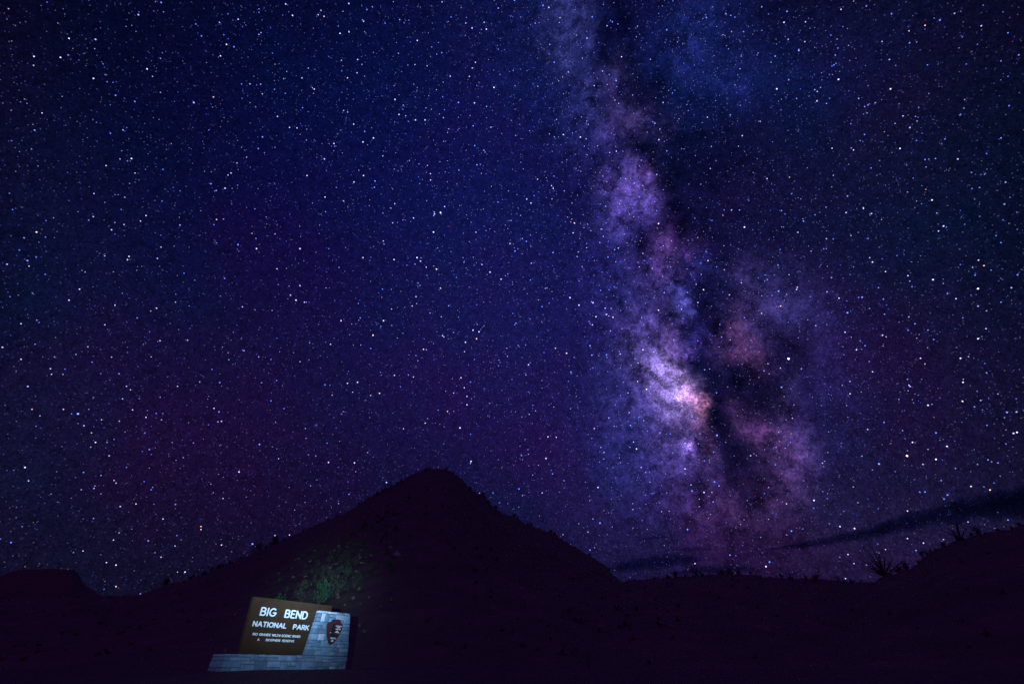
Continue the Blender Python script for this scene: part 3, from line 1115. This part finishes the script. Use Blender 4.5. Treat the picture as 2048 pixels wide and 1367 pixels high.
# everything else that grows on the dark slopes
def scrub_cover():
    vs, fs = [], []
    g = random.Random(5)

    def tuft(x, y, s):
        z = surface_z(x, y)
        for k in range(9):
            a = g.uniform(0, 6.28)
            e = g.uniform(.2, 1.4)
            d = Vector((math.cos(a) * math.cos(e), math.sin(a) * math.cos(e), math.sin(e))) * s * g.uniform(.6, 1.1)
            q = Vector((-d.y, d.x, 0)).normalized() * s * .22
            p = Vector((x, y, z - .03))
            b0 = len(vs)
            vs.extend([p, p + d * .6 + q, p + d, p + d * .6 - q])
            fs.append((b0, b0 + 1, b0 + 2, b0 + 3))
    for i in range(500):
        az = R(g.uniform(-50, 18))
        r = peak_hill.rf(az) + (peak_hill.rc(az) - peak_hill.rf(az)) * g.uniform(.05, 1.0)
        tuft(r * math.sin(az), r * math.cos(az), g.uniform(.18, .5))
    for i in range(60):
        az = R(g.uniform(10, 48))
        r = ridge.rf(az) + (ridge.rc(az) - ridge.rf(az)) * g.uniform(.05, 1.0)
        tuft(r * math.sin(az), r * math.cos(az), g.uniform(.12, .34))
    for i in range(40):
        az = R(g.uniform(33, 52))
        r = right_hill.foot + (right_hill.crest - right_hill.foot) * g.uniform(.1, 1.0)
        tuft(r * math.sin(az), r * math.cos(az), g.uniform(.1, .3))
    o = link('desert_scrub', mesh_from('desert_scrub', vs, fs), M_DRY)
    tag(o, 'low dry scrub covering the dark slopes', 'scrub', kind='stuff')


scrub_cover()


# ------------------------------------------------------------------ stars
def star_material():
    m = bpy.data.materials.new('starlight')
    m.use_nodes = True
    nt = m.node_tree
    nt.nodes.clear()
    at = nt.nodes.new('ShaderNodeAttribute')
    at.attribute_name = 'star_colour'
    em = nt.nodes.new('ShaderNodeEmission')
    out = nt.nodes.new('ShaderNodeOutputMaterial')
    nt.links.new(at.outputs['Color'], em.inputs['Color'])
    nt.links.new(em.outputs[0], out.inputs['Surface'])
    m.cycles.emission_sampling = 'NONE'
    return m


W_, BL, OR, VI = (1.05, 1.02, 1.9), (0.14, 0.28, 1.35), (1.6, 0.95, 0.75), (0.66, 0.58, 1.5)
BRIGHT_STARS = [  # bearing on the photograph, size, colour
    (138, 77, 2.0, W_), (68, 113, 2.0, W_), (121, 115, 2.0, W_), (187, 157, 2.0, W_), (294, 138, 2.0, W_), (305, 153, 1.6, VI), (321, 185, 1.5, VI),
    (84, 226, 1.7, W_), (124, 193, 1.3, VI), (193, 245, 1.4, BL), (206, 128, 1.5, BL), (246, 260, 1.5, W_), (226, 165, 1.4, BL), (63, 298, 1.6, BL),
    (54, 207, 1.5, BL), (41, 204, 1.4, BL), (252, 53, 1.5, BL), (272, 63, 1.4, BL), (327, 24, 1.5, BL), (321, 117, 1.3, W_),
    (263, 317, 2.0, W_), (240, 318, 1.6, VI), (270, 346, 1.5, W_), (188, 387, 1.8, VI), (73, 464, 2.1, OR), (91, 474, 1.6, BL), (55, 521, 2.2, BL),
    (58, 532, 1.6, W_), (159, 578, 1.8, W_), (138, 600, 1.8, W_), (42, 647, 1.7, W_), (5, 694, 2.1, VI), (70, 688, 1.6, BL), (20, 593, 1.5, BL),
    (25, 419, 1.6, BL), (76, 332, 1.5, BL), (292, 431, 1.7, W_), (281, 442, 1.6, W_), (248, 449, 1.5, W_), (255, 519, 1.7, W_), (360, 450, 1.7, VI),
    (324, 402, 1.5, BL), (433, 439, 1.6, W_), (476, 489, 2.0, BL), (456, 350, 1.5, W_), (462, 346, 1.6, W_), (322, 494, 1.5, W_), (351, 604, 1.6, VI),
    (313, 616, 1.7, W_), (230, 610, 1.6, W_), (320, 681, 1.6, W_), (375, 680, 1.5, W_), (299, 663, 1.4, BL), (368, 546, 1.5, BL),
    (42, 718, 2.0, VI), (101, 737, 1.7, W_), (103, 748, 1.6, W_), (156, 827, 2.9, BL), (143, 827, 1.6, BL), (127, 818, 1.7, W_), (191, 884, 1.9, W_),
    (214, 884, 1.8, BL), (228, 878, 1.5, BL), (238, 747, 1.8, BL), (253, 772, 1.5, W_), (261, 779, 1.5, W_), (265, 819, 1.6, W_), (292, 834, 1.7, W_),
    (323, 839, 1.8, BL), (290, 865, 1.5, BL), (245, 797, 1.5, W_), (183, 865, 1.5, OR), (80, 831, 1.6, VI), (64, 818, 1.6, OR), (72, 852, 1.5, BL),
    (50, 934, 2.1, W_), (57, 961, 1.6, W_), (167, 944, 1.8, BL), (202, 950, 1.5, VI), (228, 960, 1.5, W_), (188, 976, 1.5, W_), (272, 1007, 1.7, W_),
    (351, 1008, 1.8, BL), (187, 1036, 1.7, BL), (326, 1037, 1.7, W_), (402, 1052, 1.7, OR), (402, 1058, 1.7, OR), (478, 943, 1.9, W_), (438, 823, 1.9, BL),
    (428, 816, 1.7, W_), (436, 843, 1.6, VI), (443, 842, 1.6, W_), (446, 996, 1.5, W_), (22, 1084, 2.0, BL), (227, 1079, 1.6, W_), (213, 1124, 1.7, W_),
    (232, 1129, 1.9, W_), (232, 1172, 1.8, OR), (147, 1104, 1.6, BL), (166, 1101, 1.6, W_), (370, 1143, 1.9, W_), (355, 1143, 1.3, W_),
    (443, 1089, 1.7, W_), (505, 1087, 2.4, BL), (579, 1069, 1.6, W_), (550, 1070, 1.5, W_), (350, 1091, 1.5, W_),
    (585, 31, 1.9, W_), (648, 33, 1.7, OR), (642, 21, 1.5, W_), (518, 18, 1.5, BL), (403, 72, 1.8, BL), (453, 89, 1.9, W_), (441, 112, 1.8, W_),
    (456, 28, 1.5, BL), (439, 45, 1.5, W_), (525, 274, 2.0, BL), (790, 199, 1.8, W_), (917, 205, 2.0, BL), (949, 206, 1.7, W_), (680, 67, 1.8, W_),
    (698, 64, 1.7, W_), (727, 43, 1.6, W_), (747, 276, 1.9, W_), (726, 284, 1.8, W_), (668, 287, 1.7, W_), (727, 351, 1.8, W_), (750, 362, 1.9, BL),
    (708, 364, 1.7, W_), (650, 394, 1.7, W_), (798, 229, 1.7, W_), (850, 240, 1.7, W_), (831, 240, 1.7, W_), (614, 351, 1.7, OR), (462, 346, 1.6, W_),
    (579, 255, 1.6, W_), (594, 256, 1.6, W_), (555, 233, 1.6, W_), (427, 194, 1.6, OR), (500, 168, 1.5, W_), (604, 156, 1.6, W_), (695, 156, 1.6, W_),
    (1029, 0, 2.4, BL), (513, 497, 1.9, W_), (600, 497, 1.9, W_), (881, 425, 2.1, W_), (869, 428, 1.7, W_), (867, 464, 2.0, W_), (788, 519, 1.8, W_),
    (834, 515, 2.0, W_), (841, 522, 1.7, W_), (830, 528, 1.7, BL), (873, 538, 1.9, W_), (726, 515, 1.7, W_), (832, 593, 1.8, VI), (767, 641, 1.9, W_),
    (746, 670, 2.0, OR), (946, 660, 1.8, W_), (958, 663, 1.8, W_), (953, 677, 1.8, OR), (931, 684, 1.8, W_), (885, 671, 1.6, W_), (847, 698, 1.7, W_),
    (980, 544, 1.8, W_), (881, 576, 1.6, OR), (765, 578, 1.6, BL), (592, 600, 1.9, W_), (581, 590, 1.6, W_), (609, 604, 1.6, W_), (600, 571, 1.6, W_),
    (682, 641, 1.8, W_), (715, 764, 1.8, W_), (759, 786, 1.8, W_), (920, 855, 2.0, W_), (934, 809, 1.7, W_), (934, 792, 1.6, W_), (922, 755, 1.7, W_),
    (895, 822, 1.6, OR), (519, 888, 2.1, BL), (542, 801, 1.7, BL), (523, 765, 1.6, BL), (650, 769, 1.7, BL), (695, 766, 1.7, W_), (661, 688, 1.6, W_),
    (1030, 502, 1.9, BL), (1020, 487, 1.6, W_), (1002, 558, 1.7, W_), (1062, 406, 1.7, W_), (996, 404, 1.7, BL), (1032, 646, 1.8, BL), (1057, 729, 1.7, W_),
    (1096, 873, 1.7, W_), (789, 750, 1.6, W_), (1111, 696, 1.6, W_), (942, 922, 1.9, W_), (1043, 910, 1.8, BL), (1092, 916, 1.9, W_), (1038, 977, 1.9, BL),
    (1105, 947, 1.7, BL), (986, 985, 1.6, BL), (709, 925, 1.8, W_), (657, 924, 1.8, W_), (773, 964, 1.7, W_), (1186, 1037, 1.7, BL), (1200, 1045, 2.1, BL),
    (1180, 1099, 1.8, BL), (1180, 691, 2.0, BL), (1286, 699, 1.9, W_), (1142, 744, 2.0, BL), (1293, 778, 2.0, W_), (1133, 706, 1.9, W_), (1140, 595, 1.9, W_),
    (1186, 605, 1.9, W_), (1158, 610, 1.9, W_), (1317, 620, 1.8, OR), (1149, 446, 1.8, OR), (1317, 447, 2.0, W_), (1489, 454, 2.1, W_), (1479, 420, 1.8, BL),
    (1463, 420, 1.7, VI), (1577, 717, 3.2, W_), (1557, 582, 2.2, BL), (1663, 555, 1.9, BL), (1607, 442, 1.9, BL), (1556, 530, 1.8, BL), (1695, 625, 2.3, BL),
    (1407, 579, 1.8, W_), (1416, 521, 1.7, W_), (1213, 709, 1.9, BL), (1192, 633, 1.8, W_), (1226, 634, 1.8, OR), (1216, 514, 1.8, BL), (1106, 505, 1.9, BL),
    (1261, 850, 2.1, BL), (1273, 897, 1.9, W_), (1433, 785, 1.7, BL), (1434, 870, 2.4, BL), (1429, 963, 2.0, BL), (1438, 971, 1.9, BL), (1384, 981, 2.0, BL),
    (1408, 984, 1.9, W_), (1628, 1000, 2.1, W_), (1375, 1058, 2.1, BL), (1583, 1061, 2.1, BL), (1460, 1109, 1.9, BL), (1539, 1123, 2.2, BL), (1532, 1132, 2.2, W_),
    (1196, 974, 1.8, W_), (1370, 937, 1.8, W_), (1390, 1126, 1.7, W_), (1563, 774, 2.1, BL), (1528, 741, 1.8, BL), (1376, 891, 1.8, VI), (1370, 886, 1.6, W_),
    (1380, 896, 1.6, W_), (1383, 886, 1.4, VI), (1365, 893, 1.4, VI), (1574, 23, 2.0, BL), (1568, 45, 1.9, W_), (1611, 44, 1.6, W_), (1682, 19, 1.7, W_),
    (1783, 28, 1.9, BL), (1677, 159, 2.2, W_), (1781, 178, 2.1, W_), (1668, 130, 1.7, BL), (1672, 127, 1.5, BL), (1664, 132, 1.5, BL), (1634, 202, 1.8, W_),
    (1653, 207, 1.8, BL), (1736, 210, 1.8, BL), (1641, 175, 1.7, BL), (1819, 86, 1.9, BL), (1850, 51, 1.8, OR), (1818, 62, 1.6, OR), (1855, 130, 1.7, BL),
    (2016, 66, 1.8, BL), (2002, 122, 1.7, BL), (1800, 297, 2.1, W_), (1790, 247, 1.8, BL), (1831, 233, 1.7, BL), (1806, 232, 1.6, W_), (1729, 269, 1.8, BL),
    (1707, 300, 1.7, W_), (1850, 319, 1.8, BL), (1871, 317, 1.8, BL), (1852, 334, 1.7, BL), (2002, 276, 1.9, BL), (1943, 345, 1.7, BL), (1973, 307, 1.6, BL),
    (1890, 278, 1.7, BL), (1833, 281, 1.7, BL), (1742, 336, 1.7, BL), (1695, 392, 2.0, BL), (1864, 400, 2.1, W_), (1887, 452, 2.0, W_), (1877, 462, 1.7, W_),
    (1815, 384, 1.7, BL), (1959, 375, 1.8, BL), (1944, 377, 1.7, BL), (1743, 427, 1.7, W_), (1727, 417, 1.6, W_), (2002, 485, 1.8, BL), (1992, 471, 1.7, BL),
    (1957, 520, 1.8, W_), (1968, 531, 1.8, OR), (1950, 550, 1.8, BL), (1982, 540, 1.7, BL), (1956, 577, 2.6, W_), (1866, 559, 2.2, W_), (1816, 551, 1.8, W_),
    (1745, 524, 1.9, W_), (1771, 543, 1.7, W_), (1757, 575, 1.7, BL), (1824, 573, 1.7, BL), (1912, 597, 1.8, W_), (2002, 604, 1.8, BL), (1678, 596, 1.8, W_),
    (1767, 598, 1.7, BL), (1769, 628, 1.8, BL), (1830, 647, 1.9, BL), (1816, 660, 1.8, BL), (1765, 670, 1.8, W_), (1730, 691, 1.8, BL), (1690, 664, 1.8, W_),
    (1956, 677, 2.1, W_), (1972, 657, 1.7, W_), (1713, 699, 1.8, W_), (1814, 911, 2.9, OR), (1758, 927, 2.6, BL), (1872, 918, 2.3, W_), (1825, 884, 2.0, W_),
    (1872, 865, 2.1, BL), (1856, 810, 2.1, W_), (1925, 802, 2.1, W_), (1926, 764, 2.1, W_), (1921, 716, 2.1, W_), (2014, 824, 2.4, BL), (2027, 866, 2.1, W_),
    (2034, 864, 2.3, W_), (1894, 892, 2.1, W_), (1850, 983, 2.0, BL), (1895, 989, 2.1, BL), (1942, 972, 2.0, OR), (1980, 979, 2.0, OR), (1841, 716, 1.8, W_),
    (1973, 745, 1.9, BL), (1949, 813, 1.9, BL), (1974, 850, 1.8, BL), (1976, 919, 1.9, BL), (1996, 925, 1.9, BL), (1888, 997, 1.9, BL), (1768, 844, 1.9, BL),
    (1815, 758, 1.8, BL), (1818, 770, 1.7, W_), (1745, 743, 1.7, W_), (1700, 787, 1.7, W_), (1846, 928, 1.7, W_), (1955, 928, 1.8, BL), (1911, 936, 1.8, BL),
    (1680, 1052, 1.9, W_), (1709, 1056, 2.1, W_), (1815, 1021, 1.9, W_), (1815, 1076, 1.8, W_), (1847, 1085, 1.8, W_), (1832, 1100, 1.9, BL), (1887, 1078, 1.7, VI),
    (1936, 1043, 1.7, W_), (2016, 1039, 1.9, BL), (1708, 1126, 1.8, VI), (1696, 1108, 1.7, W_), (1691, 1156, 1.7, W_), (1758, 1105, 1.6, VI), (1771, 1098, 1.5, OR),
]


def build_stars():
    g = np.random.default_rng(2024)
    N1, N2 = 52000, 90000

    def sphere(n):
        z = g.uniform(-0.02, 1.0, n)
        a = g.uniform(0, 2 * np.pi, n)
        r = np.sqrt(1 - z * z)
        return np.stack([r * np.cos(a), r * np.sin(a), z], 1)
    def crowding(dd):
        lb = np.stack([np.arctan2(dd @ e2, dd @ e1), np.arcsin(np.clip(dd @ e3, -1, 1))], 1)

        def field(items, weight):
            acc = np.zeros(len(dd))
            for it in items:
                sg = (it[2] + it[3]) * .5 / FPX * 0.9
                acc += weight(it) * np.exp(-((lb - galactic(it[0], it[1])) ** 2).sum(1) / sg ** 2)
            return acc
        return np.clip(field(BRIGHT, lambda it: sum(it[5]) / 420.0), 0, 1.2), np.clip(field(DUST, lambda it: it[5] * .5), 0, 1)

    # visible stars, a little denser towards the band
    d = sphere(N1 * 2)
    b = np.abs(np.arcsin(d @ e3))
    crowd, gaps = crowding(d)
    keep = g.random(len(d)) < (0.30 + 0.20 * np.exp(-(b / 0.4) ** 2) + 0.55 * crowd + 0.10 * np.array([mnoise.noise((p[0] * 22, p[1] * 22, p[2] * 22)) for p in d])) * (1 - 0.5 * gaps)
    # loosely clustered
    d = d[keep]
    n = len(d)
    mag = g.random(n)
    rad = 0.00062 + 0.00050 * mag ** 14 + 0.00016 * g.random(n)
    lum = 0.36 + 1.15 * mag ** 3 + 1.4 * mag ** 12
    lum *= 0.35 + 0.65 * np.clip((d[:, 2] - 0.02) / 0.28, 0, 1)
    lum *= 0.42 + 0.58 * np.exp(-(np.arccos(np.clip(d @ look(1000, 420), -1, 1)) / 0.62) ** 2)
    hue = g.random(n)
    c = np.where(hue[:, None] < 0.58, np.array([[0.13, 0.22, 1.1]]),
                 np.where(hue[:, None] < 0.90, np.array([[0.46, 0.44, 1.15]]),
                          np.where(hue[:, None] < 0.985, np.array([[0.78, 0.74, 1.2]]), np.array([[1.0, 0.62, 0.50]]))))
    c = c * g.uniform(0.92, 1.08, (n, 3))
    c = c * lum[:, None]
    # faint dust of stars, much denser in the band
    d2 = sphere(N2 * 3)
    b2 = np.abs(np.arcsin(d2 @ e3))
    # they crowd where the clouds of the band are bright and thin out behind the dust
    crowd, gaps = crowding(d2)
    patchy = np.array([mnoise.noise((p[0] * 14, p[1] * 14, p[2] * 14)) for p in d2])
    prob = (0.20 + 0.16 * np.exp(-(b2 / 0.5) ** 2) + 0.12 * patchy + 0.55 * crowd) * (1 - 0.75 * gaps)
    prob *= 0.45 + 0.55 * np.clip((d2[:, 2] - 0.02) / 0.28, 0, 1)
    keep = g.random(len(d2)) < prob
    d2 = d2[keep]
    n2 = len(d2)
    rad2 = 0.00065 + 0.00025 * g.random(n2)
    lum2 = 0.06 + 0.22 * g.random(n2) ** 2.5
    c2 = np.where(g.random(n2)[:, None] < 0.6, np.array([[0.16, 0.22, 1.1]]), np.array([[0.50, 0.36, 1.0]])) * lum2[:, None]
    d3 = np.array([look(s[0], s[1]) for s in BRIGHT_STARS])
    # off-axis scale so that the measured width holds
    ax = np.array([0, CP, SP])
    cosa = d3 @ ax
    rad3 = np.array([s[2] for s in BRIGHT_STARS]) * 0.78 / FPX * cosa ** 1.4
    c3 = np.array([s[3] for s in BRIGHT_STARS]) * np.array([[0.45 + 0.55 * max(0, s[2] - 1.3) + (0.25 if s[3] is BL else 0.0)] for s in BRIGHT_STARS]) * 1.6
    D = np.concatenate([d, d2, d3])
    RAD = np.concatenate([rad, rad2, rad3])
    C = np.concatenate([c, c2, c3])
    ok = D[:, 2] > 0.01
    D, RAD, C = D[ok], RAD[ok], C[ok]
    DIST = 20000.0
    n = len(D)
    P = D * DIST + np.array([[EYE.x, EYE.y, EYE.z]])
    ref = np.tile(np.array([[0.31, 0.22, 0.93]]), (n, 1))
    s = np.cross(D, ref)
    s /= np.linalg.norm(s, axis=1)[:, None]
    t = np.cross(D, s)
    rr = (RAD * DIST)[:, None]
    V = np.stack([P + s * rr, P + t * rr, P - s * rr, P - t * rr, P + D * rr, P - D * rr], 1).reshape(-1, 3)
    F0 = np.array([[0, 1, 4], [1, 2, 4], [2, 3, 4], [3, 0, 4], [1, 0, 5], [2, 1, 5], [3, 2, 5], [0, 3, 5]])
    FF = (F0[None] + (np.arange(n) * 6)[:, None, None]).reshape(-1, 3)
    me = bpy.data.meshes.new('stars')
    me.vertices.add(len(V))
    me.vertices.foreach_set('co', V.astype(np.float32).ravel())
    me.loops.add(len(FF) * 3)
    me.loops.foreach_set('vertex_index', FF.astype(np.int32).ravel())
    me.polygons.add(len(FF))
    me.polygons.foreach_set('loop_start', (np.arange(len(FF)) * 3).astype(np.int32))
    me.update(calc_edges=True)
    at = me.attributes.new('star_colour', 'FLOAT_COLOR', 'POINT')
    rgba = np.ones((len(V), 4), np.float32)
    rgba[:, :3] = np.repeat(C, 6, axis=0)
    at.data.foreach_set('color', rgba.ravel())
    o = link('stars', me, star_material())
    tag(o, 'countless white and blue stars across the night sky', 'stars', kind='stuff')


build_stars()


# ------------------------------------------------------------------ clouds
def cloud_material():
    m = bpy.data.materials.new('night_cloud')
    m.use_nodes = True
    nt = m.node_tree
    nt.nodes.clear()
    ab = nt.nodes.new('ShaderNodeVolumeAbsorption')
    ab.inputs['Color'].default_value = (0.42, 0.56, 0.66, 1)
    ab.inputs['Density'].default_value = 0.016
    out = nt.nodes.new('ShaderNodeOutputMaterial')
    nt.links.new(ab.outputs[0], out.inputs['Volume'])
    return m


M_CLOUD = cloud_material()


def cloud(top, bottom, dist, depth, seed, label, ragged=6.0):
    """bank of cloud seen edge on: upper and lower outline by bearing, lens shaped in depth"""
    g = random.Random(seed)
    xs = np.linspace(top[0][0], top[-1][0], 60)
    rows = 13
    vs, fs = [], []
    n = len(xs)
    for i, x in enumerate(xs):
        yt = np.interp(x, [p[0] for p in top], [p[1] for p in top])
        yb = np.interp(x, [p[0] for p in bottom], [p[1] for p in bottom])
        mid, half = (yt + yb) / 2, (yb - yt) / 2
        half *= 1 + 0.35 * mnoise.noise((x * 0.03, seed * 3.3, 0))
        mid += 0.12 * half * mnoise.noise((x * 0.05, seed, 2))
        k = i / (n - 1)
        for j in range(rows):
            a = math.pi * j / (rows - 1)
            dy = -math.cos(a) * half
            th = math.sin(a) ** 2.4 * depth * (half / 30.0) ** 0.35 * (0.8 + .4 * mnoise.noise((x * .02, j * .4, seed)))
            d = look(x, mid + dy)
            for sgn in (-1, 1):
                p = d * (dist + sgn * th)
                vs.append((p[0], p[1], p[2] + EYE.z))
    st = rows * 2
    for i in range(n - 1):
        for j in range(rows - 1):
            a, b_ = i * st + j * 2, (i + 1) * st + j * 2
            fs.append((a, b_, b_ + 2, a + 2))
            fs.append((a + 1, a + 3, b_ + 3, b_ + 1))
    for i in (0, n - 1):
        for j in range(rows - 1):
            a = i * st + j * 2
            f = (a, a + 2, a + 3, a + 1)
            fs.append(f if i == 0 else f[::-1])
    me = mesh_from('cloud', vs, fs, True)
    bm = bmesh.new()
    bm.from_mesh(me)
    bmesh.ops.remove_doubles(bm, verts=bm.verts[:], dist=0.5)
    bmesh.ops.holes_fill(bm, edges=[e for e in bm.edges if e.is_boundary])
    bmesh.ops.recalc_face_normals(bm, faces=bm.faces[:])
    bm.to_mesh(me)
    bm.free()
    o = link('cloud', me, M_CLOUD)
    tag(o, label, 'cloud', 'dark clouds low over the skyline')


cloud([(1530, 1097), (1600, 1084), (1700, 1060), (1850, 1012), (1950, 985), (2060, 958), (2250, 930), (2500, 960)],
      [(1530, 1099), (1600, 1097), (1700, 1086), (1850, 1058), (1950, 1044), (2060, 1045), (2250, 1050), (2500, 990)], 4200, 130, 1,
      'long dark wedge of cloud rising to the right above the near hillside')
cloud([(1210, 1134), (1250, 1118), (1300, 1108), (1350, 1104), (1400, 1112), (1412, 1118)],
      [(1210, 1140), (1250, 1146), (1300, 1142), (1350, 1134), (1400, 1122), (1412, 1120)], 4200, 110, 2,
      'broad dark cloud just right of the pointed hill')
cloud([(1345, 1100), (1370, 1093), (1400, 1091), (1418, 1097)], [(1345, 1101), (1370, 1104), (1400, 1103), (1418, 1098)], 4200, 80, 3,
      'small dark cloud scrap above the right end of the broad cloud')
cloud([(1262, 1080), (1290, 1073), (1325, 1068), (1350, 1070)], [(1262, 1082), (1290, 1081), (1325, 1077), (1350, 1071)], 4200, 70, 4,
      'thin dark cloud streak, topmost above the broad cloud')
cloud([(1222, 1086), (1235, 1079), (1255, 1082)], [(1222, 1088), (1235, 1091), (1255, 1085)], 4200, 60, 5,
      'tiny dark cloud patch closest to the slope of the pointed hill')
cloud([(1330, 1146), (1380, 1134), (1440, 1128), (1500, 1130), (1530, 1138)], [(1330, 1149), (1380, 1150), (1440, 1148), (1500, 1144), (1530, 1140)], 4200, 80, 6,
      'faint dark cloud bank lying right on the low ridge')
